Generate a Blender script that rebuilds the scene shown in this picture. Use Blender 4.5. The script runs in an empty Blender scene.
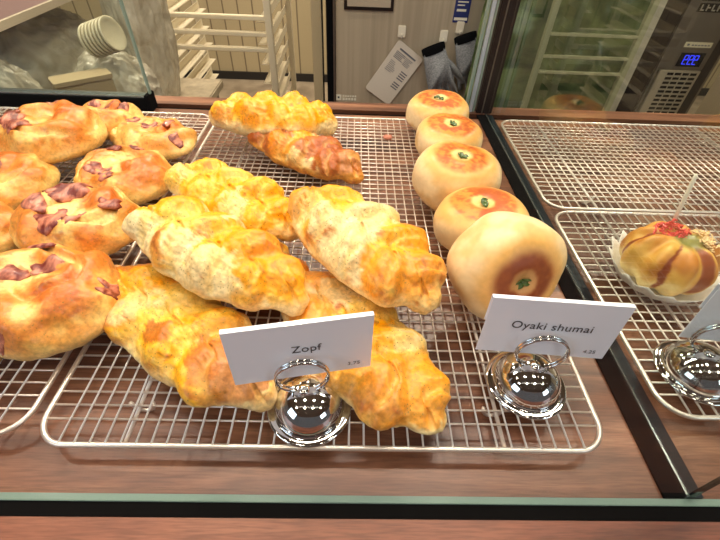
import bpy, bmesh, math, random
import numpy as np
from mathutils import Vector, Matrix, Quaternion

# ---------------------------------------------------------------- camera, light, exposure
S = bpy.context.scene
col = S.collection
cd = bpy.data.cameras.new('camera'); cam = bpy.data.objects.new('camera', cd); col.objects.link(cam)
RT = Vector((0.9993817, -0.00195783, 0.03510545)); UP = Vector((-0.02383366, 0.69632522, 0.71733057)); FW = Vector((0.02584922, 0.71772373, -0.69584802))
M = Matrix((RT, UP, -FW)).transposed().to_4x4(); M.translation = (0, 0, 0.306)
cam.matrix_world = M
cd.sensor_width = 36; cd.lens = 407.47/720*36; cd.clip_start = 0.01; cd.clip_end = 60
S.camera = cam
S.view_settings.view_transform = 'Standard'; S.view_settings.look = 'None'; S.view_settings.gamma = 1
S.view_settings.use_curve_mapping = False; S.view_settings.exposure = -0.14

W = bpy.data.worlds.new('world'); S.world = W; W.use_nodes = True
bg = W.node_tree.nodes['Background']; bg.inputs[0].default_value = (0.93, 0.95, 1.0, 1); bg.inputs[1].default_value = 0.11

def area(name, loc, size, energy, color, rot=(0, 0, 0), shape='DISK', sy=None):
    l = bpy.data.lights.new(name, 'AREA'); l.shape = shape; l.size = size; l.energy = energy; l.color = color
    if sy: l.size_y = sy
    o = bpy.data.objects.new(name, l); o.location = loc; o.rotation_euler = rot; col.objects.link(o); return o
WARM = (1.0, 0.86, 0.68)
area('case_light_bar', (0.0, 0.42, 0.78), 1.5, 6.2, (1.0, 0.91, 0.80), (0, 0, 0), 'RECTANGLE', 0.05)
area('left_shop_window', (-1.5, -.9, .75), .9, 9.0, (.72, .86, 1.0), (math.radians(68), 0, math.radians(-62)), 'RECTANGLE', .7)
area('right_shop_window', (1.7, -1.3, .8), .7, 7.0, (.78, .9, 1.0), (math.radians(68), 0, math.radians(52)), 'RECTANGLE', .5)
k = 0
for yy in (-0.75, 0.0, 0.75, 1.6, 2.5):
    for xx in (-1.35, -0.45, 0.45, 1.35):
        area('ceiling_downlight', (xx+0.1*(k % 2), yy, 1.66), 0.16, 20.0 if yy > 1 else 3.6, WARM); k += 1

# ---------------------------------------------------------------- helpers
rnd = random.Random(4)
def tag(o, label=None, cat=None, group=None, kind=None):
    if label: o['label'] = label
    if cat: o['category'] = cat
    if group: o['group'] = group
    if kind: o['kind'] = kind
    return o
def empty(name, loc, label, cat, group=None, rz=0.0):
    o = bpy.data.objects.new(name, None); o.empty_display_size = 0.02; col.objects.link(o)
    o.location = loc; o.rotation_euler = (0, 0, rz)
    return tag(o, label, cat, group)
def mesh_obj(name, verts, faces, mat, parent=None, smooth=True, loc=None):
    me = bpy.data.meshes.new(name); me.from_pydata([tuple(v) for v in verts], [], faces); me.update()
    if smooth: me.polygons.foreach_set('use_smooth', [True]*len(me.polygons))
    for m in (mat if isinstance(mat, (list, tuple)) else [mat]): me.materials.append(m)
    o = bpy.data.objects.new(name, me); col.objects.link(o)
    if parent: o.parent = parent
    if loc: o.location = loc
    return o
class MB:
    def __init__(s): s.v = []; s.f = []; s.mi = []
    def add(s, v, f, mi=0):
        n = len(s.v); s.v += [tuple(p) for p in v]; s.f += [tuple(i+n for i in q) for q in f]; s.mi += [mi]*len(f)
    def box(s, x0, x1, y0, y1, z0, z1, mi=0, rot=None, b=0):
        if b:
            bm = bmesh.new(); bmesh.ops.create_cube(bm, size=1)
            for v in bm.verts: v.co = Vector(((x0+x1)/2+v.co.x*(x1-x0), (y0+y1)/2+v.co.y*(y1-y0), (z0+z1)/2+v.co.z*(z1-z0)))
            bmesh.ops.bevel(bm, geom=bm.edges[:], offset=b, segments=2, affect='EDGES')
            vs = [tuple(v.co) for v in bm.verts]; bm.verts.index_update(); fs = [[v.index for v in f.verts] for f in bm.faces]; bm.free()
        else:
            vs = [(x, y, z) for x in (x0, x1) for y in (y0, y1) for z in (z0, z1)]
            fs = [(0, 1, 3, 2), (4, 6, 7, 5), (0, 4, 5, 1), (2, 3, 7, 6), (0, 2, 6, 4), (1, 5, 7, 3)]
        if rot: vs = [tuple(rot @ Vector(p)) for p in vs]
        s.add(vs, fs, mi); return s
    def tube(s, pts, r, n=8, closed=False, mi=0, cap=True):
        pts = [Vector(p) for p in pts]; N = len(pts); base = len(s.v); prev = None
        for i, p in enumerate(pts):
            a = pts[(i-1) % N] if (closed or i > 0) else p; b = pts[(i+1) % N] if (closed or i < N-1) else p
            t = (b-a).normalized()
            if prev is None: u = t.orthogonal().normalized()
            else: u = (prev-t*prev.dot(t)).normalized()
            prev = u; w = t.cross(u)
            rr = r[i] if isinstance(r, (list, tuple)) else r
            for k in range(n):
                a2 = 2*math.pi*k/n; s.v.append(tuple(p+(u*math.cos(a2)+w*math.sin(a2))*rr))
        for i in range(N if closed else N-1):
            j = (i+1) % N
            for k in range(n):
                s.f.append((base+i*n+k, base+i*n+(k+1) % n, base+j*n+(k+1) % n, base+j*n+k)); s.mi.append(mi)
        if not closed and cap:
            s.f.append(tuple(base+k for k in range(n))[::-1]); s.mi.append(mi)
            s.f.append(tuple(base+(N-1)*n+k for k in range(n))); s.mi.append(mi)
        return s
    def lathe(s, prof, n=48, mi=0, c=(0, 0, 0)):
        base = len(s.v)
        for r, z in prof:
            for k in range(n):
                a = 2*math.pi*k/n; s.v.append((c[0]+r*math.cos(a), c[1]+r*math.sin(a), c[2]+z))
        for i in range(len(prof)-1):
            for k in range(n):
                s.f.append((base+i*n+k, base+i*n+(k+1) % n, base+(i+1)*n+(k+1) % n, base+(i+1)*n+k)); s.mi.append(mi)
        return s
    def build(s, name, mat, parent=None, smooth=False, loc=None):
        o = mesh_obj(name, s.v, s.f, mat, parent, smooth, loc)
        o.data.polygons.foreach_set('material_index', s.mi)
        return o
def lin(c): return tuple((x/255/12.92 if x/255 <= .04045 else ((x/255+.055)/1.055)**2.4) for x in c)

# ---------------------------------------------------------------- materials
def mat(name, rgb=(200, 200, 200), rough=.5, metal=0., **kw):
    m = bpy.data.materials.new(name); m.use_nodes = True; b = m.node_tree.nodes['Principled BSDF']
    b.inputs['Base Color'].default_value = (*lin(rgb), 1); b.inputs['Roughness'].default_value = rough; b.inputs['Metallic'].default_value = metal
    for k, v in kw.items(): b.inputs[k.replace('_', ' ')].default_value = v
    return m
def nodes(m): return m.node_tree.nodes, m.node_tree.links, m.node_tree.nodes['Principled BSDF']
def noisy(m, c1, c2, scale=(5, 5, 5), detail=4, bump=0., rmin=None, rmax=None, lo=.35, hi=.65, dist=0.):
    N, L, b = nodes(m); tc = N.new('ShaderNodeTexCoord'); mp = N.new('ShaderNodeMapping'); mp.inputs['Scale'].default_value = scale
    n = N.new('ShaderNodeTexNoise'); n.inputs['Scale'].default_value = 1; n.inputs['Detail'].default_value = detail; n.inputs['Distortion'].default_value = dist
    r = N.new('ShaderNodeValToRGB'); r.color_ramp.elements[0].position = lo; r.color_ramp.elements[1].position = hi
    r.color_ramp.elements[0].color = (*lin(c1), 1); r.color_ramp.elements[1].color = (*lin(c2), 1)
    L.new(tc.outputs['Object'], mp.inputs[0]); L.new(mp.outputs[0], n.inputs['Vector']); L.new(n.outputs[0], r.inputs[0]); L.new(r.outputs[0], b.inputs['Base Color'])
    if bump:
        bp = N.new('ShaderNodeBump'); bp.inputs['Strength'].default_value = bump; bp.inputs['Distance'].default_value = .001
        L.new(n.outputs[0], bp.inputs['Height']); L.new(bp.outputs[0], b.inputs['Normal'])
    if rmin is not None:
        mr = N.new('ShaderNodeMapRange'); mr.inputs['To Min'].default_value = rmin; mr.inputs['To Max'].default_value = rmax
        L.new(n.outputs[0], mr.inputs[0]); L.new(mr.outputs[0], b.inputs['Roughness'])
    return m
def wood(name, c1, c2, c3, rough=.35):
    m = mat(name, c1, rough); N, L, b = nodes(m)
    tc = N.new('ShaderNodeTexCoord'); mp = N.new('ShaderNodeMapping'); mp.inputs['Scale'].default_value = (3.0, 26, 26)
    w = N.new('ShaderNodeTexNoise'); w.inputs['Scale'].default_value = 1; w.inputs['Detail'].default_value = 5; w.inputs['Distortion'].default_value = 1.3
    mp2 = N.new('ShaderNodeMapping'); mp2.inputs['Scale'].default_value = (45, 620, 620)
    f = N.new('ShaderNodeTexNoise'); f.inputs['Scale'].default_value = 1; f.inputs['Detail'].default_value = 3
    r = N.new('ShaderNodeValToRGB'); cr = r.color_ramp
    cr.elements[0].position = .32; cr.elements[0].color = (*lin(c1), 1); cr.elements[1].position = .68; cr.elements[1].color = (*lin(c3), 1)
    e = cr.elements.new(.5); e.color = (*lin(c2), 1)
    mx = N.new('ShaderNodeMix'); mx.data_type = 'RGBA'; mx.blend_type = 'MULTIPLY'; mx.inputs[0].default_value = .6
    r2 = N.new('ShaderNodeValToRGB'); r2.color_ramp.elements[0].position = .35; r2.color_ramp.elements[0].color = (.45, .4, .36, 1); r2.color_ramp.elements[1].position = .6; r2.color_ramp.elements[1].color = (1, 1, 1, 1)
    L.new(tc.outputs['Object'], mp.inputs[0]); L.new(tc.outputs['Object'], mp2.inputs[0]); L.new(mp.outputs[0], w.inputs['Vector']); L.new(mp2.outputs[0], f.inputs['Vector'])
    L.new(w.outputs[0], r.inputs[0]); L.new(f.outputs[0], r2.inputs[0]); L.new(r.outputs[0], mx.inputs[6]); L.new(r2.outputs[0], mx.inputs[7]); L.new(mx.outputs[2], b.inputs['Base Color'])
    return m
def glass(name, tint, refl=1.0):
    m = bpy.data.materials.new(name); m.use_nodes = True; N = m.node_tree.nodes; L = m.node_tree.links; N.remove(N['Principled BSDF'])
    t = N.new('ShaderNodeBsdfTransparent'); t.inputs[0].default_value = (*tint, 1); g = N.new('ShaderNodeBsdfGlossy'); g.inputs['Roughness'].default_value = .0
    fr = N.new('ShaderNodeFresnel'); fr.inputs[0].default_value = 1.45; mx = N.new('ShaderNodeMixShader')
    geo = N.new('ShaderNodeNewGeometry'); inv = N.new('ShaderNodeMath'); inv.operation = 'SUBTRACT'; inv.inputs[0].default_value = 1
    ml = N.new('ShaderNodeMath'); ml.operation = 'MULTIPLY'; ml2 = N.new('ShaderNodeMath'); ml2.operation = 'MULTIPLY'; ml2.inputs[1].default_value = refl
    L.new(geo.outputs['Backfacing'], inv.inputs[1]); L.new(fr.outputs[0], ml.inputs[0]); L.new(inv.outputs[0], ml.inputs[1]); L.new(ml.outputs[0], ml2.inputs[0])
    L.new(ml2.outputs[0], mx.inputs[0]); L.new(t.outputs[0], mx.inputs[1]); L.new(g.outputs[0], mx.inputs[2]); L.new(mx.outputs[0], N['Material Output'].inputs[0])
    return m
def bread_mat(name, herbs=False, rough=.42, coat=.15, bump=.5, fine=700, lo=.74, hi=1.14):
    m = mat(name, (220, 160, 80), rough); N, L, b = nodes(m); b.inputs['Coat Weight'].default_value = coat; b.inputs['Coat Roughness'].default_value = .25
    b.inputs['Specular IOR Level'].default_value = .35
    at = N.new('ShaderNodeAttribute'); at.attribute_name = 'crust'
    tc = N.new('ShaderNodeTexCoord'); n = N.new('ShaderNodeTexNoise'); n.inputs['Scale'].default_value = fine*.45; n.inputs['Detail'].default_value = 4
    L.new(tc.outputs['Object'], n.inputs['Vector'])
    mr = N.new('ShaderNodeMapRange'); mr.inputs['From Min'].default_value = .3; mr.inputs['From Max'].default_value = .7; mr.inputs['To Min'].default_value = lo; mr.inputs['To Max'].default_value = hi
    L.new(n.outputs[0], mr.inputs[0])
    mx = N.new('ShaderNodeMix'); mx.data_type = 'RGBA'; mx.blend_type = 'MULTIPLY'; mx.inputs[0].default_value = 1
    L.new(at.outputs['Color'], mx.inputs[6]); L.new(mr.outputs[0], mx.inputs[7])
    out = mx.outputs[2]
    if herbs:
        v = N.new('ShaderNodeTexVoronoi'); v.inputs['Scale'].default_value = 520; L.new(tc.outputs['Object'], v.inputs['Vector'])
        lt = N.new('ShaderNodeMath'); lt.operation = 'LESS_THAN'; lt.inputs[1].default_value = .26; L.new(v.outputs['Distance'], lt.inputs[0])
        sp = N.new('ShaderNodeSeparateColor'); L.new(v.outputs['Color'], sp.inputs[0])
        gt = N.new('ShaderNodeMath'); gt.operation = 'GREATER_THAN'; gt.inputs[1].default_value = .74; L.new(sp.outputs[0], gt.inputs[0])
        ml = N.new('ShaderNodeMath'); ml.operation = 'MULTIPLY'; L.new(lt.outputs[0], ml.inputs[0]); L.new(gt.outputs[0], ml.inputs[1])
        a2 = N.new('ShaderNodeAttribute'); a2.attribute_name = 'herb'
        m3 = N.new('ShaderNodeMath'); m3.operation = 'MULTIPLY'; L.new(ml.outputs[0], m3.inputs[0]); L.new(a2.outputs['Fac'], m3.inputs[1])
        h = N.new('ShaderNodeMix'); h.data_type = 'RGBA'; L.new(m3.outputs[0], h.inputs[0]); L.new(out, h.inputs[6]); h.inputs[7].default_value = (*lin((122, 112, 44)), 1)
        out = h.outputs[2]
    L.new(out, b.inputs['Base Color'])
    n2 = N.new('ShaderNodeTexNoise'); n2.inputs['Scale'].default_value = fine*.28; n2.inputs['Detail'].default_value = 5; L.new(tc.outputs['Object'], n2.inputs['Vector'])
    bp = N.new('ShaderNodeBump'); bp.inputs['Strength'].default_value = bump; bp.inputs['Distance'].default_value = .0015
    L.new(n2.outputs[0], bp.inputs['Height']); L.new(bp.outputs[0], b.inputs['Normal']); L.new(bp.outputs[0], b.inputs['Coat Normal'])
    return m

m_shelf = wood('walnut_shelf', (72, 42, 30), (118, 76, 54), (160, 112, 84), .34)
m_ledge = wood('walnut_counter', (80, 40, 28), (120, 68, 48), (150, 94, 68), .4)
m_wire = mat('chromed_wire', (238, 228, 218), .3, .7)
m_chrome = mat('chrome', (225, 225, 225), .05, 1.)
m_black = mat('black_channel', (12, 11, 11), .75, 0, Specular_IOR_Level=.04)
m_black2 = mat('dark_bronze_frame', (38, 28, 25), .35, .3)
m_teal = mat('glass_edge', (128, 150, 140), .12, 0, Coat_Weight=.8)
m_navy = mat('divider_foot', (14, 26, 34), .45, 0, Specular_IOR_Level=.25)
m_alu = mat('edge_aluminium', (150, 158, 156), .25, .9)
m_glass = glass('clear_glass', (.985, .99, .985), .6)
m_glassd = glass('divider_glass', (.93, .96, .94), 1.25)
m_glassb = glass('back_glass', (.90, .93, .90))
m_card = mat('card_stock', (240, 242, 254), .4, 0, Coat_Weight=.3)
m_ink = mat('black_ink', (66, 66, 74), .6)
m_ink2 = mat('grey_ink', (105, 105, 112), .6)
m_steel = noisy(mat('brushed_steel', (190, 178, 154), .38, .25), (176, 163, 140), (200, 187, 162), (45, 45, 1.0), 3, 0, .28, .42)
m_steel_d = mat('darker_steel', (120, 112, 102), .35, .7)
m_rackalu = mat('rack_aluminium', (240, 230, 204), .45, .1)
m_wall = mat('wall_panel', (205, 190, 160), .6)
N_, L_, b_ = nodes(m_wall)
tc = N_.new('ShaderNodeTexCoord'); bt = N_.new('ShaderNodeTexBrick'); bt.offset = 0; bt.inputs['Color1'].default_value = (*lin((178, 162, 128)), 1); bt.inputs['Color2'].default_value = (*lin((172, 157, 124)), 1); bt.inputs['Mortar'].default_value = (*lin((120, 106, 82)), 1)
bt.inputs['Scale'].default_value = 1; bt.inputs['Brick Width'].default_value = .115; bt.inputs['Row Height'].default_value = 1.2; bt.inputs['Mortar Size'].default_value = .006
mp = N_.new('ShaderNodeMapping'); mp.inputs['Rotation'].default_value = (math.pi/2, 0, 0); L_.new(tc.outputs['Object'], mp.inputs[0]); L_.new(mp.outputs[0], bt.inputs['Vector']); L_.new(bt.outputs[0], b_.inputs['Base Color'])
m_floor = noisy(mat('kitchen_floor', (150, 138, 118), .5), (128, 114, 96), (168, 152, 130), (6, 6, 6), 5)
m_ceil = mat('ceiling_paint', (120, 112, 102), .8)
m_zopf = bread_mat('zopf_crust', True, .42, .22, .55)
m_roll = bread_mat('focaccia_crust', True, .4, .3, .4)
m_bun = bread_mat('oyaki_crust', False, .42, .2, .15, 500, .93, 1.05)
m_bacon = noisy(mat('bacon', (150, 62, 58), .4, 0, Coat_Weight=.12), (112, 36, 28), (222, 142, 112), (170, 60, 150), 3, .6, lo=.40, hi=.66)
m_leaf = mat('green_leaf', (62, 88, 26), .35, 0, Coat_Weight=.4)
m_paper = mat('paper', (238, 234, 228), .6)

# ---------------------------------------------------------------- numpy noise and soft-union bodies
def _h(ix, iy, iz, s):
    n = (ix*374761393+iy*668265263+iz*2147483647+s*1274126177) & 0xFFFFFFFF
    n = ((n ^ (n >> 13))*1103515245) & 0xFFFFFFFF
    return ((n ^ (n >> 16)) & 0xFFFF)/65535.
def vn(p, sc, s=0, oct=2):
    out = 0; amp = 1; tot = 0
    for o in range(oct):
        q = p*sc*(2**o)+s*7.31; i = np.floor(q).astype(np.int64); f = q-i; f = f*f*(3-2*f); r = 0
        for dx in (0, 1):
            for dy in (0, 1):
                for dz in (0, 1):
                    w = (f[:, 0] if dx else 1-f[:, 0])*(f[:, 1] if dy else 1-f[:, 1])*(f[:, 2] if dz else 1-f[:, 2])
                    r = r+w*_h(i[:, 0]+dx, i[:, 1]+dy, i[:, 2]+dz, s+o)
        out = out+r*amp; tot += amp; amp *= .5
    return out/tot
def ss(a, b, x): t = np.clip((x-a)/(b-a), 0, 1); return t*t*(3-2*t)
def ico(sub):
    bm = bmesh.new(); bmesh.ops.create_icosphere(bm, subdivisions=sub, radius=1)
    v = np.array([tuple(x.co) for x in bm.verts]); bm.verts.index_update(); f = [tuple(w.index for w in q.verts) for q in bm.faces]; bm.free(); return v, f
ICO6 = ico(6)
ICO3 = ico(3)
class Body:
    """soft union of ellipsoids (centre, radii, turn about z)"""
    def __init__(s, lobes, k=.005):
        s.c = np.array([l[0] for l in lobes]); s.r = np.array([l[1] for l in lobes]); s.a = np.array([l[2] for l in lobes]); s.k = k
    def each(s, p):
        d = p[:, None, :]-s.c[None]; ca, sa = np.cos(s.a), np.sin(s.a)
        x = d[..., 0]*ca+d[..., 1]*sa; y = -d[..., 0]*sa+d[..., 1]*ca
        q = np.stack([x, y, d[..., 2]], -1); k0 = np.linalg.norm(q/s.r, axis=-1); k1 = np.linalg.norm(q/s.r**2, axis=-1)+1e-9
        return k0*(k0-1)/k1
    def sdf(s, p):
        e = s.each(p); m = e.min(1, keepdims=True)
        return (m[:, 0]-s.k*np.log(np.exp(-(e-m)/s.k).sum(1)))
    def shell(s, half, z0, tmax=.2):
        d, f = ICO6; o = np.zeros_like(d); o[:, 0] = d[:, 0]*half; o[:, 2] = z0
        lo = np.zeros(len(d)); hi = np.full(len(d), tmax)
        for _ in range(26):
            m = (lo+hi)/2; out = s.sdf(o+d*m[:, None]) > 0; hi = np.where(out, m, hi); lo = np.where(out, lo, m)
        return o+d*lo[:, None], d, f
    def top(s, x, y, zt=.12):
        n = len(x); lo = np.zeros(n)+.01; hi = np.full(n, zt)
        for _ in range(22):
            m = (lo+hi)/2; out = s.sdf(np.stack([x, y, m], 1)) > 0; hi = np.where(out, m, hi); lo = np.where(out, lo, m)
        return lo
def C(*c): return np.array(c, float)
def mixc(a, b, t): return a+(b-a)*t[:, None]
def set_color(o, rgb, herb=None):
    x = np.clip(rgb, 0, 255)/255; l = np.where(x <= .04045, x/12.92, ((x+.055)/1.055)**2.4)
    a = o.data.attributes.new('crust', 'FLOAT_COLOR', 'POINT'); a.data.foreach_set('color', np.concatenate([l, np.ones((len(l), 1))], 1).astype(np.float32).ravel())
    if herb is not None:
        h = o.data.attributes.new('herb', 'FLOAT', 'POINT'); h.data.foreach_set('value', herb.astype(np.float32))
CREAM = C(246, 218, 156); PALE = C(246, 226, 170); GOLD = C(228, 158, 62); BROWN = C(176, 84, 26); DARK = C(128, 58, 24); YEL = C(252, 172, 0); ORG = C(240, 146, 26); LEMON = C(248, 204, 88); PINK = C(204, 126, 76)
PAL = dict(c=CREAM, p=PALE, g=GOLD, b=BROWN, d=DARK, y=YEL, o=ORG, l=LEMON, k=PINK)

def zopf(label, A, B, width, height, z0, seed, patches, n=4, cheese=.5, brown=.4, tilt=(0, 0), side='p'):
    """braided loaf lying from A to B (x, y), its underside at z0"""
    A = Vector(A); B = Vector(B); Lg = (B-A).length; ang = math.atan2(B.y-A.y, B.x-A.x); r = random.Random(seed)
    lobes = [((0, 0, height*.42), (Lg*.48, width*.46, height*.43), 0.)]; br = [0.]
    for i in range(n):
        for s in (-1, 1):
            t = -1+2*(i+.5)/n+s*.42/n; wl = width/2*(1-.42*abs(t)**2.6-.28*abs(t)**9)
            lobes.append(((Lg*.43*t, s*wl*.345, height*(.50+.06*r.random())), (wl*(.60+.12*r.random()), Lg/n*(.36+.10*r.random()), height*(.40+.10*r.random())*(1-.3*abs(t)**3)), s*(.75+.35*r.random())))
            br.append(r.random())
    for s in (-1, 1):
        lobes.append(((s*Lg*.44, 0, height*.34), (Lg*.085, width*.15, height*.28), s*.2)); br.append(.6)
    width *= 1.0; bd = Body(lobes, .0017); p, d, f = bd.shell(Lg*.38, height*.42)
    p = p+d*((vn(p, 60, seed)-.5)*.006+(vn(p, 160, seed+9)-.5)*.0026+(vn(p, 380, seed+19, 1)-.5)*.0011)[:, None]
    sg = np.tanh(p[:, 1]/.004); uu = p[:, 0]/(Lg*.86/n)+.25*sg-np.abs(p[:, 1])/width*1.1+(vn(p, 40, seed+12)-.5)*.5
    gv = ss(.72, 1., np.cos(uu*2*math.pi))*ss(.35, .6, p[:, 2]/height); p[:, 2] -= gv*.0042; p[:, 1] -= np.sign(p[:, 1])*gv*.0012
    p[:, 2] = np.where(p[:, 2] < .004, .004-(.004-p[:, 2])*.15, p[:, 2])
    x, y, z = p.T; h = z/height
    e = bd.each(p); w = np.exp(-(e-e.min(1, keepdims=True))/.002); w /= w.sum(1, keepdims=True); lb = (w*np.array(br)).sum(1)
    n1 = vn(p, 45, seed+1, 3); n2 = vn(p, 110, seed+2, 3); n3 = vn(p, 26, seed+3, 2)
    c = mixc(CREAM, GOLD, ss(.36, .58, n1*.6+lb*.4)*.85)
    c = mixc(c, BROWN, ss(.55, .72, n1*.40+lb*.30+n2*.3+brown*.22-.04)*.8)
    up = ss(.42, .72, h)
    c = mixc(c, mixc(YEL, LEMON, ss(.4, .7, n2)), ss(1-cheese-.08, 1-cheese+.06, n3*.75+n2*.25)*up*.92)
    for (px, py, pr, ck, st) in patches:
        dd = np.sqrt((x-px)**2+(y-py)**2)+(n2-.5)*.034+(n1-.5)*.036+(n3-.5)*.03
        c = mixc(c, mixc(PAL[ck], PAL[ck]*.93, ss(.35, .65, n2)), (1-ss(pr*.92, pr*1.08, dd))*st*ss(.30, .5, h))
    lowp = 1-ss(.24+.22*n1, .46+.26*n1, h)
    c = mixc(c, mixc(PAL[side], GOLD, ss(.5, .8, n1)*.35), lowp*.9)
    c = mixc(c, C(238, 190, 96), gv*.45)
    blis = ss(.70, .78, vn(p, 190, seed+5, 1))*ss(.5, .7, n1); c = mixc(c, BROWN, blis*.5)
    o = mesh_obj('braided_cheese_loaf', p, f, m_zopf); set_color(o, c, ss(.5, .68, h)*ss(.3, .5, n3))
    m = (A+B)/2; o.location = (m.x, m.y, z0); o.rotation_euler = (tilt[0], tilt[1], ang)
    return tag(o, label, 'bread', 'braided cheese loaves on the middle rack')

def bacon_bit(bd, parent, cx, cy, a, ln, wd, seed):
    nu, nv = 12, 6; r = random.Random(seed); ph = r.random()*6
    us = np.linspace(-1, 1, nu); vs = np.linspace(-1, 1, nv); X = []; Y = []
    for u in us:
        for v in vs:
            wv = wd/2*(1-.35*abs(u)**4)*(1+.16*math.sin(ph+u*5)); lx = u*ln/2*(1+.12*math.sin(ph+v*3)); ly = v*wv+.0015*math.sin(u*4+ph)
            X.append(cx+lx*math.cos(a)-ly*math.sin(a)); Y.append(cy+lx*math.sin(a)+ly*math.cos(a))
    X = np.array(X); Y = np.array(Y); zt = bd.top(X, Y)
    U = np.repeat(us, nv); V = np.tile(vs, nu)
    up = .0006+.0010*(1+np.sin(U*5+ph))*.5+.0008*np.sin(V*4+ph); edge = (np.abs(U) > .99) | (np.abs(V) > .99)
    top = np.stack([X, Y, zt+np.where(edge, up*.5, up)], 1); bot = np.stack([X, Y, zt-.0012], 1); n = nu*nv
    F = []
    for i in range(nu-1):
        for j in range(nv-1):
            q = (i*nv+j, (i+1)*nv+j, (i+1)*nv+j+1, i*nv+j+1); F.append(q); F.append(tuple(k+n for k in q[::-1]))
    ring = [i*nv for i in range(nu)]+[(nu-1)*nv+j for j in range(1, nv)]+[i*nv+nv-1 for i in range(nu-2, -1, -1)]+[j for j in range(nv-2, 0, -1)]
    for i, q in enumerate(ring): q2 = ring[(i+1) % len(ring)]; F.append((q2, q, q+n, q2+n))
    return mesh_obj('bacon_piece', np.concatenate([top, bot]), F, m_bacon, parent)

def bacon_roll(label, loc, a, b, height, rz, seed, bits, mound=(.3, .2), tilt=(0, 0), pale=.0):
    r = random.Random(seed)
    lobes = [((0, 0, height*.42), (a*.97, b*.97, height*.42), 0.)]; k = 6
    for i in range(k):
        t = 2*math.pi*i/k+seed; q = .54+.05*r.random()
        lobes.append(((a*q*math.cos(t), b*q*math.sin(t), height*(.54+.06*r.random())), (a*.50, b*.30, height*.42), t+math.pi/2-.35))
    lobes.append(((a*mound[0], b*mound[1], height*.72), (a*.30, b*.26, height*.32), r.random()*2))
    lobes.append(((-a*mound[0]*.8, -b*mound[1]*.5, height*.66), (a*.24, b*.20, height*.25), r.random()*2))
    bd = Body(lobes, .0026); p, d, f = bd.shell(a*.3, height*.45)
    p = p+d*((vn(p, 42, seed)-.5)*.006+(vn(p, 120, seed+4)-.5)*.0022)[:, None]
    qq = np.sqrt((p[:, 0]/a)**2+(p[:, 1]/b)**2); ph = qq*8.2-np.arctan2(p[:, 1]/b, p[:, 0]/a)+seed+(vn(p, 30, seed+8)-.5)*3
    gr = ss(.80, 1., np.cos(ph))*ss(.15, .35, qq)*(1-ss(.80, .92, qq))*ss(.5, .7, p[:, 2]/height); p[:, 2] -= gr*.0062
    p[:, 2] = np.where(p[:, 2] < .004, .004-(.004-p[:, 2])*.15, p[:, 2])
    x, y, z = p.T; h = z/height; n1 = vn(p, 38, seed+1, 3); n2 = vn(p, 110, seed+2, 3)
    c = mixc(C(244, 202, 116), C(226, 150, 60), ss(.35, .60, n1)*(.95-pale))
    c = mixc(c, C(206, 110, 34), ss(.50, .72, n1*.55+h*.36)*(.7-pale)); c = mixc(c, C(250, 220, 140), gr*.6)
    md = np.sqrt(((x-a*mound[0])/(a*.36))**2+((y-b*mound[1])/(b*.34))**2)+(n2-.5)*.6+(n1-.5)*.4
    c = mixc(c, C(204, 104, 30), (1-ss(.6, 1.25, md))*.85)
    cen = 1-ss(.3, .62, np.sqrt((x/a)**2+(y/b)**2)+(n1-.5)*.5); c = mixc(c, C(248, 214, 136), cen*ss(.45, .7, n2)*.55)
    c = mixc(c, C(244, 214, 142), (1-ss(.20+.16*n1, .56+.14*n1, h))*.9)
    c = mixc(c, BROWN, ss(.72, .80, vn(p, 170, seed+6, 1))*ss(.6, .8, h)*.45)
    t = empty('bacon_bread_roll', loc, label, 'bread', 'bacon bread rolls on the left rack', rz)
    t.rotation_euler = (tilt[0], tilt[1], rz)
    o = mesh_obj('crust', p, f, m_roll, t); set_color(o, c, ss(.55, .7, h)*ss(.45, .6, n1)*.8)
    for i, (bx, by, ba, bl, bw) in enumerate(bits): bacon_bit(bd, t, bx*a, by*b, ba, bl*1.3, bw*1.8, seed*10+i)
    return t

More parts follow.
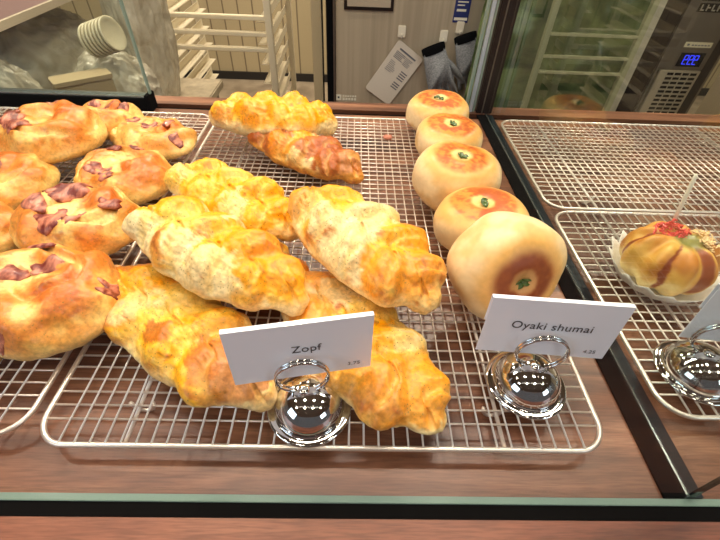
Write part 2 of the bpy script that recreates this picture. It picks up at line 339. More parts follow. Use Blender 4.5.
def oyaki(label, loc, R, T, quat, seed, brown=0., lop=0., ro=.74, bmul=1.0):
    d, f = ICO6; ex = 2.9
    rho = np.hypot(d[:, 0], d[:, 1]); s = ((rho/R)**ex+(np.abs(d[:, 2])/T)**ex)**(-1/ex)
    ang = np.arctan2(d[:, 1], d[:, 0]); p = d*s[:, None]
    p[:, :2] *= (1+lop*np.cos(2*ang+seed)*.06+(.018*np.sin(5*ang+seed)+lop*.035*np.sin(3*ang+seed*2))*ss(.2, .8, rho))[:, None]
    p = p+d*((vn(p, 26, seed)-.5)*.007)[:, None]
    q = np.hypot(p[:, 0], p[:, 1])/R; topm = d[:, 2] > 0
    dim = np.exp(-(q/.17)**2)*.16*T+np.exp(-((q-.13)/.12)**2)*0
    p[:, 2] -= np.where(topm, dim, 0); p[:, 2] += np.where(topm, np.exp(-((q-.72)/.16)**2)*.05*T, 0)
    n1 = vn(p, 40, seed+1, 3); n2 = vn(p, 130, seed+2, 3)
    c = mixc(C(244, 214, 164), C(230, 186, 122), ss(.4, .68, n1))
    ringm = (1-ss(ro-.14, ro+.12, q+(n1-.5)*.22))*ss(.10, .30, q+(n2-.5)*.10)*ss(0.0, .25, d[:, 2])
    n4 = vn(p, 260, seed+7, 2); rc = mixc(C(226, 140, 54), C(176, 84, 28), ss(.38, .60, n1*.4+n2*.25+n4*.35)); rc = mixc(rc, C(118, 54, 24), np.clip(ss(.3, .7, n1)*.4+brown, 0, 1)*brown)
    c = mixc(c, rc, np.clip(ringm*bmul, 0, 1))
    halo = np.exp(-((q-ro-.08)/.13)**2)*ss(.1, .4, d[:, 2]); c = mixc(c, C(238, 172, 80), halo*.6)
    cm = (1-ss(.17, .30, q+(n2-.5)*.12))*ss(.1, .3, d[:, 2]); c = mixc(c, C(240, 206, 128) if brown < .3 else C(190, 140, 84), cm*.85)
    t = empty('oyaki_bun', loc, label, 'bun', 'filled buns in a line on the middle rack'); t.rotation_mode = 'QUATERNION'; t.rotation_quaternion = quat
    o = mesh_obj('dough', p, f, m_bun, t); set_color(o, c)
    # shiso leaf tucked in the dimple: three small folded lobes
    zt = T*(1-.15)
    for j, (aa, ln, wd) in enumerate([(seed*1.3, .0110, .0056), (seed*1.3+2.3, .0090, .0048)]):
        vs = []; fs = []; nu = 8
        for i in range(nu+1):
            u = i/nu; w = wd*math.sin(math.pi*min(1, u*.94+.06))**.7
            for v, zz in ((-1, .0022), (-.4, .0006), (0, 0), (.4, .0006), (1, .0022)):
                lx = u*ln-.001; ly = v*w*.62; vs.append((lx*math.cos(aa)-ly*math.sin(aa), lx*math.sin(aa)+ly*math.cos(aa), zt+zz+.0025*math.sin(u*3)+.0010))
        for i in range(nu):
            for v in range(4): fs.append((i*5+v, (i+1)*5+v, (i+1)*5+v+1, i*5+v+1))
        lf = mesh_obj('leaf_garnish', vs, fs, m_leaf, o); sm = lf.modifiers.new('thick', 'SOLIDIFY'); sm.thickness = .0009
    return t

# ---------------------------------------------------------------- setting
def struct(name, mb, m, **k): o = mb.build(name, m, **k); return tag(o, kind='structure')
struct('floor', MB().box(-4, 4, -2.5, 3.72, -1.06, -1.0), m_floor)
struct('wall_back', MB().box(-4, 4, 3.7, 3.8, -1.06, 1.72), m_wall)
struct('baseboard_back', MB().box(-4, 4, 3.68, 3.7, -1.0, -.94), mat('black_baseboard', (28, 24, 22), .5))
struct('ceiling', MB().box(-4, 4, -2.5, 3.72, 1.70, 1.74), m_ceil)
struct('trim_1', MB().box(-.137, -.106, 1.45, 1.53, -1.0, 1.7), mat('cream_post', (206, 188, 150), .5))
ww = mat('wall_side_paint', (206, 194, 172), .7)
struct('wall_left', MB().box(-4.05, -3.98, -.2, 3.75, -1.0, 1.7), ww)
struct('wall_right', MB().box(3.98, 4.05, -.2, 3.75, -1.0, 1.7), ww)

# display case
ZS = -.018
case = empty('display_case', (0, .42, ZS), 'glass display case with a walnut shelf, thick glass panes and black channels', 'display case')
def cpart(name, mb, m, label=None, smooth=False):
    mb.v = [(x, y-.42, z-ZS) for x, y, z in mb.v]; o = mb.build(name, m, case, smooth)
    if label: o['label'] = label
    return o
cpart('shelf_board', MB().box(-1.0, .2365, .0985, .752, ZS-.02, ZS).box(.2365, 1.0, .0985, .752, ZS-.02, ZS), m_shelf)
cpart('back_rail', MB().box(-1.0, 1.2, .767, .803, ZS-.04, ZS+.003), m_shelf, 'reddish wooden rail along the back')
cpart('back_channel', MB().box(-1.0, 1.2, .752, .767, ZS-.03, ZS-.004), m_black)
cpart('front_channel', MB().box(-1.0, 1.0, .0840, .0933, ZS-.03, ZS-.001), m_black, 'black channel under the front glass')
cpart('front_glass', MB().box(-1.0, 1.0, .0934, .0984, ZS+.0005, .45), m_glass)
cpart('front_glass_edge', MB().box(-1.0, 1.0, .0934, .0984, ZS-.02, ZS+.0005, b=.0004), m_teal, 'greenish polished bottom edge of the front glass')
cpart('divider_channel', MB().box(.2365, .2520, .0985, .775, ZS, ZS+.0022).box(.2580, .2660, .0985, .775, ZS, ZS+.0022, 1), [m_black, m_navy])
cpart('divider_edge', MB().box(.2520, .2534, .0985, .775, ZS, ZS+.005).box(.2534, .2580, .0985, .775, ZS, ZS+.0028, 1), [m_alu, m_navy], 'bright metal strip at the foot of the divider')
cpart('divider_glass', MB().box(.2535, .2580, .0986, .775, ZS+.003, .45), m_glassd)
cpart('divider_front_edge', MB().box(.2530, .2586, .0984, .1000, ZS+.003, .45), glass('edge_tint', (.30, .42, .42)), 'dark teal front edge of the divider')
cpart('back_post', MB().box(.236, .266, .772, .800, ZS, .55, b=.0015).box(.2455, .2475, .770, .773, ZS, .55, 1), [m_black2, m_steel_d], 'dark bronze upright at the back')
cpart('sliding_glass_edge', MB().box(.214, .219, .776, .782, ZS, .55).box(.2225, .2285, .776, .782, ZS, .55, 1).box(.2300, .2335, .778, .784, ZS, .55), [m_teal, mat('pale_edge', (176, 190, 205), .2, .3)])
cpart('sliding_door_rail', MB().box(-1.0, -.372, .734, .758, ZS+.0005, .006, b=.001).box(-.372, -.364, .732, .760, ZS+.0005, .012, b=.001), m_black, 'black bottom rail of the back sliding glass')
cpart('sliding_door_track', MB().box(-1.0, -.372, .7375, .7565, .006, .0085), m_alu)
cpart('sliding_door_glass', MB().box(-1.0, -.3665, .744, .749, .0085, .55), m_glassb)
cpart('sliding_door_edge', MB().box(-.3665, -.3640, .7425, .7505, .010, .55), m_teal, 'teal vertical edge of the sliding glass')
led = MB().box(-1.2, 1.2, -.28, .0838, ZS-.05, ZS-.0015)
tag(led.build('wooden_counter', m_ledge), 'reddish walnut counter ledge in front of the glass display case', 'counter')
base = MB().box(-1.0, 1.0, -.2, .80, -1.0, ZS-.052); tag(base.build('counter_base', m_ledge), 'wooden base cabinet under the display case shelf', 'cabinet')

# ---------------------------------------------------------------- cooling racks
def rack(label, x0, x1, y0, y1, xs, ys, runners, loc_rz=0., legs=True):
    cx, cy = (x0+x1)/2, (y0+y1)/2
    t = empty('wire_cooling_rack', (cx, cy, ZS), label, 'cooling rack', 'wire cooling racks on the walnut shelf')
    R = .024; zf = -ZS; P = []
    for (ax, ay, a0) in ((x1-R, y1-R, 0), (x0+R, y1-R, 90), (x0+R, y0+R, 180), (x1-R, y0+R, 270)):
        for k in range(9):
            a = math.radians(a0+k*90/8); P.append((ax+R*math.cos(a)-cx, ay+R*math.sin(a)-cy, zf-.0016))
    MB().tube(P, .0021, 8, closed=True).build('rim', m_wire, t, True)
    g = MB()
    def inset(d, lo, hi):   # shorten wires that meet the rounded corners
        e = min(d-lo, hi-d); return 0 if e > R else R-math.sqrt(max(0, R*R-(R-e)**2))
    for x in xs:
        i = inset(x, x0, x1); g.tube([(x-cx, y0+i-cy, zf-.0002), (x-cx, y1-i-cy, zf-.0002)], .00085, 6)
    for y in ys:
        i = inset(y, y0, y1); g.tube([(x0+i-cx-.001, y-cy, zf-.0014), (x1-i-cx+.001, y-cy, zf-.0014)], .0009, 6)
    g.build('wire_grid', m_wire, t, True)
    for x in runners:
        b = MB().tube([(x-cx, y0+.001-cy, zf-.004), (x-cx, y1-.001-cy, zf-.004)], .0017, 8); b.build('support_wire', m_wire, t, True)
        for yy in (y0+.035, y1-.035):
            pts = [(x-cx+.009*math.cos(a), yy-cy, zf-.004-(zf-.0056)*abs(math.sin(a))) for a in np.linspace(0, math.pi, 9)]
            MB().tube(pts, .0016, 6).build('foot', m_wire, t, True)
    return t
s = .0112; sy = .01142
rack('long wire cooling rack in the middle, under the braided loaves and round buns', -.2308, .2013, .1258, .700,
     [-.2102+i*s for i in range(36)], [.1456+i*sy for i in range(48)], (-.1640, .1215))
rack('wire cooling rack at the left, under the bacon bread rolls', -.675, -.2430, .1316, .6944,
     [-.2620-i*s for i in range(36)], [.1530+i*sy for i in range(47)], (-.31, -.60))
rack('small empty wire rack at the back of the right-hand section, behind the divider', .262, .693, .4440, .712,
     [.281+i*s for i in range(36)], [.462+i*sy for i in range(21)], (.33, .62))
rack('small wire rack at the front right, carrying the topped bread in a paper cup', .262, .693, .1540, .4360,
     [.281+i*s for i in range(36)], [.174+i*sy for i in range(22)], (.33, .62))

# ---------------------------------------------------------------- braided cheese loaves
zopf('cheese braid lowest left in the middle, pinkish brown at its upper left, under another loaf', (-.234, .286), (-.060, .153), .088, .042, .001, 11,
     [(-.088, .02, .030, 'b', .6), (-.06, -.030, .022, 'k', .6), (-.055, .004, .024, 'y', .8), (-.01, .012, .030, 'l', .8), (-.035, -.01, .018, 'c', .7), (.005, -.022, .018, 'b', .7), (.045, .005, .025, 'o', .6), (.072, -.01, .028, 'b', .6), (.03, -.03, .012, 'b', .5)], cheese=.52, brown=.5)
zopf('mostly hidden cheese braid whose orange brown end sticks out between two loaves', (-.185, .372), (-.040, .268), .066, .038, .001, 12,
     [(.06, 0, .03, 'b', .7), (.07, .01, .012, 'o', .8)], brown=.7, side='g')
zopf('front right cheese braid with pointed tip, directly behind the small metal holder and white card', (-.060, .292), (.068, .136), .100, .037, .001, 13,
     [(-.065, 0, .03, 'o', .7), (-.03, .022, .024, 'c', .9), (.005, .028, .024, 'l', .8), (.018, -.004, .027, 'y', 1), (-.02, -.02, .022, 'o', .5), (.05, -.02, .03, 'g', .7), (.07, .01, .03, 'o', .7)], cheese=.45, brown=.55)
zopf('bright yellow cheese braid at the centre left, its narrow left end touching a bacon roll', (-.213, .440), (-.058, .340), .088, .050, .013, 14,
     [(-.07, .0, .026, 'c', .7), (-.035, .02, .028, 'y', .9), (-.01, .012, .026, 'l', .9), (.005, -.012, .022, 'y', 1), (.05, .008, .032, 'y', .9), (.03, -.018, .016, 'c', .8)], cheese=.62, brown=.15, tilt=(0, .02))
zopf('pale cream cheese braid with large yellow patches, on top of two loaves at the left', (-.205, .322), (-.040, .226), .088, .048, .036, 15,
     [(-.075, -.012, .030, 'p', .6), (-.06, .015, .024, 'y', .9), (-.03, .004, .024, 'l', .8), (-.022, .012, .018, 'y', .9), (-.01, -.018, .020, 'c', .9), (.018, .002, .024, 'y', 1), (.025, -.024, .018, 'c', .9), (.065, .012, .026, 'o', .8), (.085, -.005, .025, 'y', .5)], cheese=.38, brown=.1, tilt=(0, .06))
zopf('topmost cheese braid at the centre with cream middle and browned right end', (-.052, .366), (.070, .226), .100, .052, .036, 16,
     [(-.08, .01, .028, 'b', .4), (-.06, -.016, .02, 'g', .6), (-.045, .012, .026, 'y', .9), (-.025, -.02, .022, 'c', .95), (.0, .012, .03, 'c', .9), (.01, -.02, .028, 'c', .9), (.04, .014, .026, 'y', .9), (.065, -.012, .028, 'o', .8), (.055, .03, .022, 'o', .6)], cheese=.35, brown=.3, tilt=(.03, .04))
zopf('glossy orange brown cheese braid at the back, overlapped by the bright yellow loaf behind it', (-.150, .588), (.010, .476), .080, .046, .001, 17,
     [(-.015, .012, .018, 'y', .9), (.03, 0, .03, 'b', .8), (.065, 0, .03, 'b', .7), (-.06, -.01, .04, 'b', .8), (-.02, -.02, .02, 'o', .8)], cheese=.2, brown=.8, side='g')
zopf('rearmost cheese braid, bright yellow on top and browned along its front left', (-.213, .604), (-.028, .590), .092, .056, .016, 18,
     [(-.06, -.024, .022, 'b', .4), (-.02, .0, .04, 'y', .9), (.04, .01, .04, 'y', .9), (-.02, -.034, .02, 'o', .7)], cheese=.7, brown=.3)

# ---------------------------------------------------------------- bacon bread rolls
bacon_roll('bacon roll rearmost at the left, mostly hidden behind the shiny brown one', (-.375, .610, .001), .052, .046, .044, .2, 21, [(.1, .1, .4, .018, .009), (.55, -.05, 1.8, .014, .008), (-.3, .3, 0, .012, .007)])
bacon_roll('pale bacon roll at the back beside the yellow loaf, thin and flat', (-.288, .560, .001), .064, .046, .040, -.35, 22, [(-.1, .1, .8, .016, .008), (.3, .3, 1.6, .016, .007), (-.55, .1, 1.2, .014, .007), (.75, -.2, .3, .012, .008)], pale=.4)
bacon_roll('bacon roll with a rough browned mound, beside the narrow end of the yellow loaf', (-.286, .452, .001), .064, .056, .046, -.5, 23, [(-.1, -.45, .2, .018, .012), (.25, -.55, .9, .012, .008), (-.5, .35, .4, .014, .007), (-.15, .6, 0, .012, .006)], mound=(.35, .1))
bacon_roll('glossy bacon roll with a purplish bacon heap at the back left, piled on its neighbours', (-.402, .520, .014), .066, .060, .058, .3, 24, [(-.55, -.1, 1.1, .026, .014), (-.35, -.42, .5, .020, .012), (-.62, .25, .8, .016, .012), (.1, .6, .4, .012, .006)], mound=(.38, .1))
bacon_roll('bacon roll cut off by the left edge, behind the front rolls', (-.420, .425, .001), .062, .056, .046, .9, 25, [(0, .1, .4, .018, .009), (-.3, -.3, 1.4, .014, .008)])
bacon_roll('bacon roll with wide pink bacon strips, in front of the browned mound one', (-.281, .338, .012), .066, .052, .052, -.12, 26, [(-.02, -.42, 1.75, .026, .016), (.27, -.38, 1.5, .020, .007), (-.52, -.05, 2.4, .030, .010), (-.2, .42, .5, .026, .013), (-.45, .40, 1.2, .014, .010), (.62, .08, .5, .014, .009)], mound=(.38, .28))
bacon_roll('bacon roll barely showing at the left edge, beside the wide-striped one', (-.398, .330, .001), .056, .048, .044, .2, 27, [(0, .1, .4, .018, .009)])
bacon_roll('largest bacon roll at the front left with a folded browned flap and purple bacon scraps', (-.268, .240, .003), .072, .060, .056, -.35, 28, [(-.30, -.02, .5, .022, .008), (-.02, .30, .6, .020, .008), (-.42, .62, .3, .024, .009), (.80, .42, 2.3, .014, .009), (.24, -.78, 1.0, .010, .009)], mound=(.42, .02))

# ---------------------------------------------------------------- buns
Q = Quaternion
def lean(nx, ny, nz, spin=0): return Vector((nx, ny, nz)).normalized().to_track_quat('Z', 'Y') @ Q((0, 0, 1), spin)
oyaki('farthest round bun of the line, beside the dark upright', (.1400, .668, .0265), .051, .026, lean(.0, -.05, 1, .3), 31, lop=.3)
oyaki('second round bun from the back of the line, in front of the farthest', (.1420, .570, .0275), .050, .027, lean(.02, -.05, 1, 1), 32, lop=.5)
oyaki('plump tall-sided round bun in the middle of the line with a cream centre', (.1325, .453, .0345), .052, .033, lean(.0, -.10, 1, .6), 33, lop=1.0, ro=.66)
oyaki('round bun half hidden behind the bun standing on edge', (.146, .366, .0290), .051, .029, lean(-.12, .06, 1, .4), 34)
oyaki('round bun standing on edge with dark scorched face, behind the card with two words', (.1425, .272, .0530), .0500, .033, lean(.17, -.86, .26, 2.2), 35, brown=.75, lop=.5, ro=.60)

# ---------------------------------------------------------------- topped bread in a paper cup
tk = empty('topped_bread', (.331, .312, .001), 'round bread with brown sauce stripes, red pickled ginger and flakes in a pointed paper cup', 'bread')
TK = [((0, 0, .030), (.041, .039, .026), 0.)]
for i in range(9):
    a = 2*math.pi*i/9+.3; TK.append(((.024*math.cos(a), .022*math.sin(a), .031), (.0215, .0115, .027), a))
tb = Body(TK, .002); p, d, f = tb.shell(.01, .03)
p = p+d*((vn(p, 60, 3)-.5)*.004)[:, None]; p[:, 2] = np.maximum(p[:, 2], .004)
ang = np.arctan2(p[:, 1], p[:, 0]); q = np.hypot(p[:, 0], p[:, 1]); n1 = vn(p, 45, 5, 3); n2 = vn(p, 120, 6, 3); h = p[:, 2]/.058
c = mixc(C(232, 176, 84), C(206, 130, 50), ss(.35, .65, n1)); c = mixc(c, C(246, 226, 168), (1-ss(.30, .55, h+(n1-.5)*.4))*.85)
for sa_, sw_ in ((-2.25, .07), (-1.30, .15), (-.72, .13), (-.25, .06), (2.8, .08)): st = (1-ss(sw_*.7, sw_*1.2, np.abs(ang-sa_+(n1-.5)*.3)))*ss(.008, .016, q); c = mixc(c, C(140, 58, 20), st*.9*ss(.16, .3, h))
gx = np.hypot(p[:, 0]-.006, p[:, 1]+.004); c = mixc(c, C(112, 116, 52), (1-ss(.008, .019, gx+(n2-.5)*.014))*.85*(h > .6))
o = mesh_obj('loaf', p, f, m_bun, tk); set_color(o, c)
mb = MB(); n = 96; prof = [(.030, .0008, 0), (.042, .005, .3), (.047, .011, .7), (.0515, .016, 1.0)]
for (r, z, kf) in prof:
    for i in range(n):
        a = 2*math.pi*i/n; tr = abs(((i/6) % 1)-.5)*2; rr = r+kf*(.0075*tr-.003); mb.v.append((rr*math.cos(a), rr*math.sin(a), z+kf*.010*tr))
for j in range(len(prof)-1):
    for i in range(n): mb.f.append((j*n+i, j*n+(i+1) % n, (j+1)*n+(i+1) % n, (j+1)*n+i)); mb.mi.append(0)
mb.f.append(tuple(range(n))[::-1]); mb.mi.append(0)
cup = mb.build('paper_cup', m_paper, tk, True); sm = cup.modifiers.new('t', 'SOLIDIFY'); sm.thickness = .0005
r = random.Random(8); g = MB()
for i in range(90):
    a = r.random()*6.28; rr = .015*math.sqrt(r.random()); c0 = Vector((-.004+rr*math.cos(a)*1.2, .014+rr*math.sin(a)*.7, .0540+.016*(1-rr/.016)*r.random()))
    dr = Vector((r.uniform(-1, 1), r.uniform(-1, 1), r.uniform(-.3, .6))).normalized(); sd = dr.orthogonal()
    g.tube([c0-dr*.004, c0+sd*.0014, c0+dr*.004], [.0008, .0014, .0008], 5)
tag(g.build('pickled_ginger', mat('red_ginger', (226, 66, 60), .35, 0, Coat_Weight=.4), tk, True), kind='stuff')
g = MB()
for i in range(80):
    a = r.uniform(-1.2, 1.0); rr = r.uniform(.010, .036); x, y = .010+rr*math.cos(a)*.8, rr*math.sin(a)*.75+.002
    z = float(tb.top(np.array([x]), np.array([y]))[0])+.001; dr = Vector((r.uniform(-1, 1), r.uniform(-1, 1), r.uniform(-.2, .5))).normalized()*r.uniform(.0015, .0036); sd = dr.cross(Vector((0, 0, 1))).normalized()*r.uniform(.0005, .0014)
    c0 = Vector((x, y, z+r.random()*.002)); b = Vector((0, 0, .0002))
    g.add([c0-dr-sd, c0+dr-sd*.6, c0+dr*1.1+sd, c0-dr*.8+sd, c0-dr-sd+b, c0+dr-sd*.6+b, c0+dr*1.1+sd+b, c0-dr*.8+sd+b], [(3, 2, 1, 0), (4, 5, 6, 7), (0, 1, 5, 4), (1, 2, 6, 5), (2, 3, 7, 6), (3, 0, 4, 7)])
tag(g.build('fish_flakes', mat('dried_fish_flakes', (232, 196, 142), .6), tk), kind='stuff')
q0 = Vector((.003, .022, .045)); q1 = Vector((-.0005, .032, .1105)); dv = (q1-q0)
stick = MB(); stick.tube([q0, q0+dv*.5, q0+dv*.96, q1], [.0017, .0019, .0019, .0010], 8)
stick.v = [(x, y, z) for x, y, z in stick.v]; tag(stick.build('wooden_pick', mat('pale_wood_pick', (242, 234, 218), .6), None, True, (.331, .312, .001)), 'pale wooden pick standing upright in the topped bread behind the red ginger', 'pick')

# ---------------------------------------------------------------- card holders and cards
def holder(label, x, y, rz, ring=True, rx=0., rzc=.0430):
    t = empty('card_holder', (x, y, .0012), label, 'card holder', 'chrome card holders on the wire racks', rz)
    prof = [(.0001, 0), (.0300, 0), (.0326, .0005), (.0332, .0014), (.0328, .0024), (.0316, .0029), (.0296, .0027), (.0280, .0029)]
    a = .0272; hh = .0245
    for k in range(0, 15):
        th = math.pi/2*k/14; prof.append((max(.0001, a*math.cos(th)), .0032+hh*math.sin(th)))
    MB().lathe(prof, 64).build('domed_base', m_chrome, t, True)
    if ring:
        R = .0190; P = []
        for k in range(73):
            a2 = -math.pi/2+4*math.pi*k/72; P.append((rx+R*math.cos(a2), -.0012+.0052*k/72, rzc+R*math.sin(a2)))
        MB().tube(P, .0012, 8).build('wire_ring', m_chrome, t, True)
        MB().lathe([(.0001, .0292), (.0034, .0290), (.0044, .0278), (.0046, .0255)], 24, c=(rx, .0, 0)).build('ring_socket', m_chrome, t, True)
    return t
holder('chrome domed card holder at the front centre, holding the Zopf card', -.0290, .1570, .18, rx=-.003)
holder('chrome domed card holder at the front right of the middle rack, left of the divider', .1510, .1810, -.05, rx=0.0)
holder('chrome domed card holder at the right edge, behind the divider glass', .3060, .1950, -.25, rx=-.003)
holder('chrome domed card holder mostly cut off by the left edge, before the largest bacon roll', -.3225, .1900, .1)
def text(name, s, size, x, z, m, parent, y=-.0004, sp=1.05):
    cu = bpy.data.curves.new(name, 'FONT'); cu.body = s; cu.size = size; cu.align_x = 'CENTER'; cu.space_character = sp; cu.extrude = .00008
    tmp = bpy.data.objects.new(name, cu); col.objects.link(tmp); dg = bpy.context.evaluated_depsgraph_get(); me = bpy.data.meshes.new_from_object(tmp.evaluated_get(dg))
    bpy.data.objects.remove(tmp); o = bpy.data.objects.new(name, me); me.materials.clear(); me.materials.append(m); col.objects.link(o); o.parent = parent
    o.rotation_euler = (math.pi/2, 0, 0); o.location = (x, y, z); return o
def card(label, x, y, z, yaw, w, h, lean_, title, price, tsize):
    t = empty('price_card', (x, y, z), label, 'price card', None, yaw); t.rotation_euler = (-lean_, 0, yaw)
    o = MB().box(-w/2, w/2, 0, .0005, 0, h).box(-w/2, w/2, .0005, .0032, h-.0004, h).box(-w/2, w/2, .0032, .0037, h*.55, h).build('folded_card', m_card, t)
    if title: text('title_text', title, tsize, .003 if len(title) < 6 else .0, h*.50, m_ink, t)
    if price: text('price_text', price, .0054, w*.37, h*.10, m_ink2, t)
    return t
card('white card reading Zopf in the front centre ring holder', -.0315, .1632, .0372, .1831, .100, .0585, .03, 'Zopf', '3.75', .0102)
card('white card reading Oyaki shumai, in front of the bun standing on edge', .1520, .1860, .0372, -.0681, .100, .0577, .067, 'Oyaki shumai', '4.25', .0106)
card('blank-looking white card cut off by the right edge, behind the divider glass', .3270, .2000, .0372, -.12, .100, .0580, .06, '', '', .01)

# ---------------------------------------------------------------- crumb on the rack
v, f = ICO3; v = v*np.array([.008, .006, .003]); v = v+v*(vn(v, 300, 3)[:, None]-.5)*1.0
o = mesh_obj('bread_crumb', v, f, mat('reddish_crumb', (176, 110, 88), .7), loc=(.0574, .6225, .003)); tag(o, 'small reddish brown crumb on the bare middle rack, left of the buns', 'crumb')

# ---------------------------------------------------------------- kitchen behind
# refrigerator
fx0, fx1, FY = -.087, .70, 1.35
fr = empty('steel_refrigerator', ((fx0+fx1)/2, FY+.3, -1.0), 'brushed stainless refrigerator with hooks, gloves and papers on its door', 'refrigerator')
def fp(name, mb, m, smooth=False, par=None):
    l = Vector(fr.location); mb.v = [(x-l.x, y-l.y, z-l.z) for x, y, z in mb.v]; return mb.build(name, m, par or fr, smooth)
fp('body', MB().box(fx0+.0, fx1, FY+.04, FY+.60, -.99, 1.0), m_black)
fp('door', MB().box(fx0+.03, fx1, FY, FY+.035, -.9, 1.0, b=.004), m_steel)
fp('side_trim', MB().box(fx0+.022, fx0+.028, FY+.002, FY+.03, -.9, 1.0), m_steel_d)
fp('foot', MB().box(fx0+.03, fx0+.08, FY+.06, FY+.12, -1.0, -.99), m_black)
hd = fp('handle_recess', MB().box(-.033, .107, FY-.006, FY-.0005, .030, .22).box(-.024, .098, FY-.012, FY-.006, .040, .21, 1), [m_black2, mat('handle_plate', (206, 196, 176), .3, .4)])
mk = mat('white_logo', (236, 232, 214), .5)
lg = MB().box(-.056, -.040, FY-.0012, FY-.0002, -.227, -.209).box(-.052, -.046, FY-.0016, FY-.0012, -.221, -.215, 1)
for i in range(6): lg.box(-.036+i*.0078, -.0305+i*.0078, FY-.0012, FY-.0002, -.216, -.211)
for i in range(5): lg.box(-.036+i*.0094, -.029+i*.0094, FY-.0012, FY-.0002, -.227, -.219)
fp('logo', lg, [mk, m_ink])
for (hx, hz) in ((.137, -.020), (.262, -.028), (.306, -.004)):
    h = MB().box(hx-.0115, hx+.0115, FY-.006, FY-.0002, hz-.016, hz+.016, b=.002).tube([(hx, FY-.005, hz-.006), (hx, FY-.016, hz-.013), (hx, FY-.018, hz-.005)], .002, 6)
    tag(h.build('wall_hook', mat('white_hook', (238, 230, 210), .4)), {0: 'white adhesive hook holding the instruction paper on the refrigerator door', 1: 'white adhesive hook holding the left grey glove on the refrigerator door', 2: 'white adhesive hook under the blue strip, holding the right grey glove'}[[.137, .262, .306].index(hx)], 'hook', 'hooks on the refrigerator door')
st = MB().box(.281, .325, FY-.0016, FY-.0004, .008, .16)
bs = st.build('blue_sticker', mat('blue_label', (40, 52, 112), .4)); tag(bs, 'dark blue sticker strip with small white lines on the refrigerator door', 'sticker')
wl = MB()
for i, zz in enumerate((.150, .136, .122, .108, .094, .080, .066, .058, .050, .036)): wl.box(.288, .288+.030*(.6+.4*((i*37) % 5)/4), FY-.0022, FY-.0016, zz, zz+(.003 if i % 3 else .006))
wl.box(.284, .322, FY-.0022, FY-.0016, .014, .021)
wl.build('white_print', mk, bs)
# instruction paper: rotated sheet
pc = Vector((.1235, 0, -.138)); ux = Vector((.203-.128, 0, -.088+.038)).normalized(); uz = Vector((ux.z*-1, 0, ux.x))
pr = Matrix(((ux.x, 0, uz.x), (0, 1, 0), (ux.z, 0, uz.z))).to_4x4(); pr.translation = (pc.x, FY-.008, pc.z)
pa = MB(); hw, hh = .048, .086; pts = []
for (cx, cz, a0) in ((hw-.008, hh-.008, 0), (-hw+.008, hh-.008, 90), (-hw+.008, -hh+.008, 180), (hw-.008, -hh+.008, 270)):
    for k in range(6): a = math.radians(a0+k*18); pts.append((cx+.008*math.cos(a), cz+.008*math.sin(a)))
n = len(pts); pa.v = [(x, 0, z) for x, z in pts]+[(x, .0015, z) for x, z in pts]; pa.f = [tuple(range(n)), tuple(range(n, 2*n))[::-1]]+[(i, i+n, (i+1) % n+n, (i+1) % n) for i in range(n)]; pa.mi = [0]*len(pa.f)
po = pa.build('instruction_sheet', mat('laminated_paper', (222, 212, 196), .35)); po.matrix_world = pr; tag(po, 'tilted laminated white sheet with small print hanging on the refrigerator door', 'paper')
tx = MB(); r = random.Random(2)
tx.box(-.030, .030, -.0006, -.0001, .066, .071)
for i in range(5): tx.box(-.034, -.034+r.uniform(.026, .034), -.0006, -.0001, .058-i*.0045, .060-i*.0045)
for i in range(6): tx.box(.002, .002+r.uniform(.012, .030), -.0006, -.0001, .058-i*.0042, .0595-i*.0042)
for i in range(7): tx.box(-.034, -.034+r.uniform(.014, .03), -.0006, -.0001, .028-i*.005, .0295-i*.005)
for i in range(8):
    if i != 4: tx.box(.014+(i % 2)*.0, .037, -.0006, -.0001, .018-i*.0075, .0215-i*.0075)
tx.build('printed_lines', m_ink2, po)
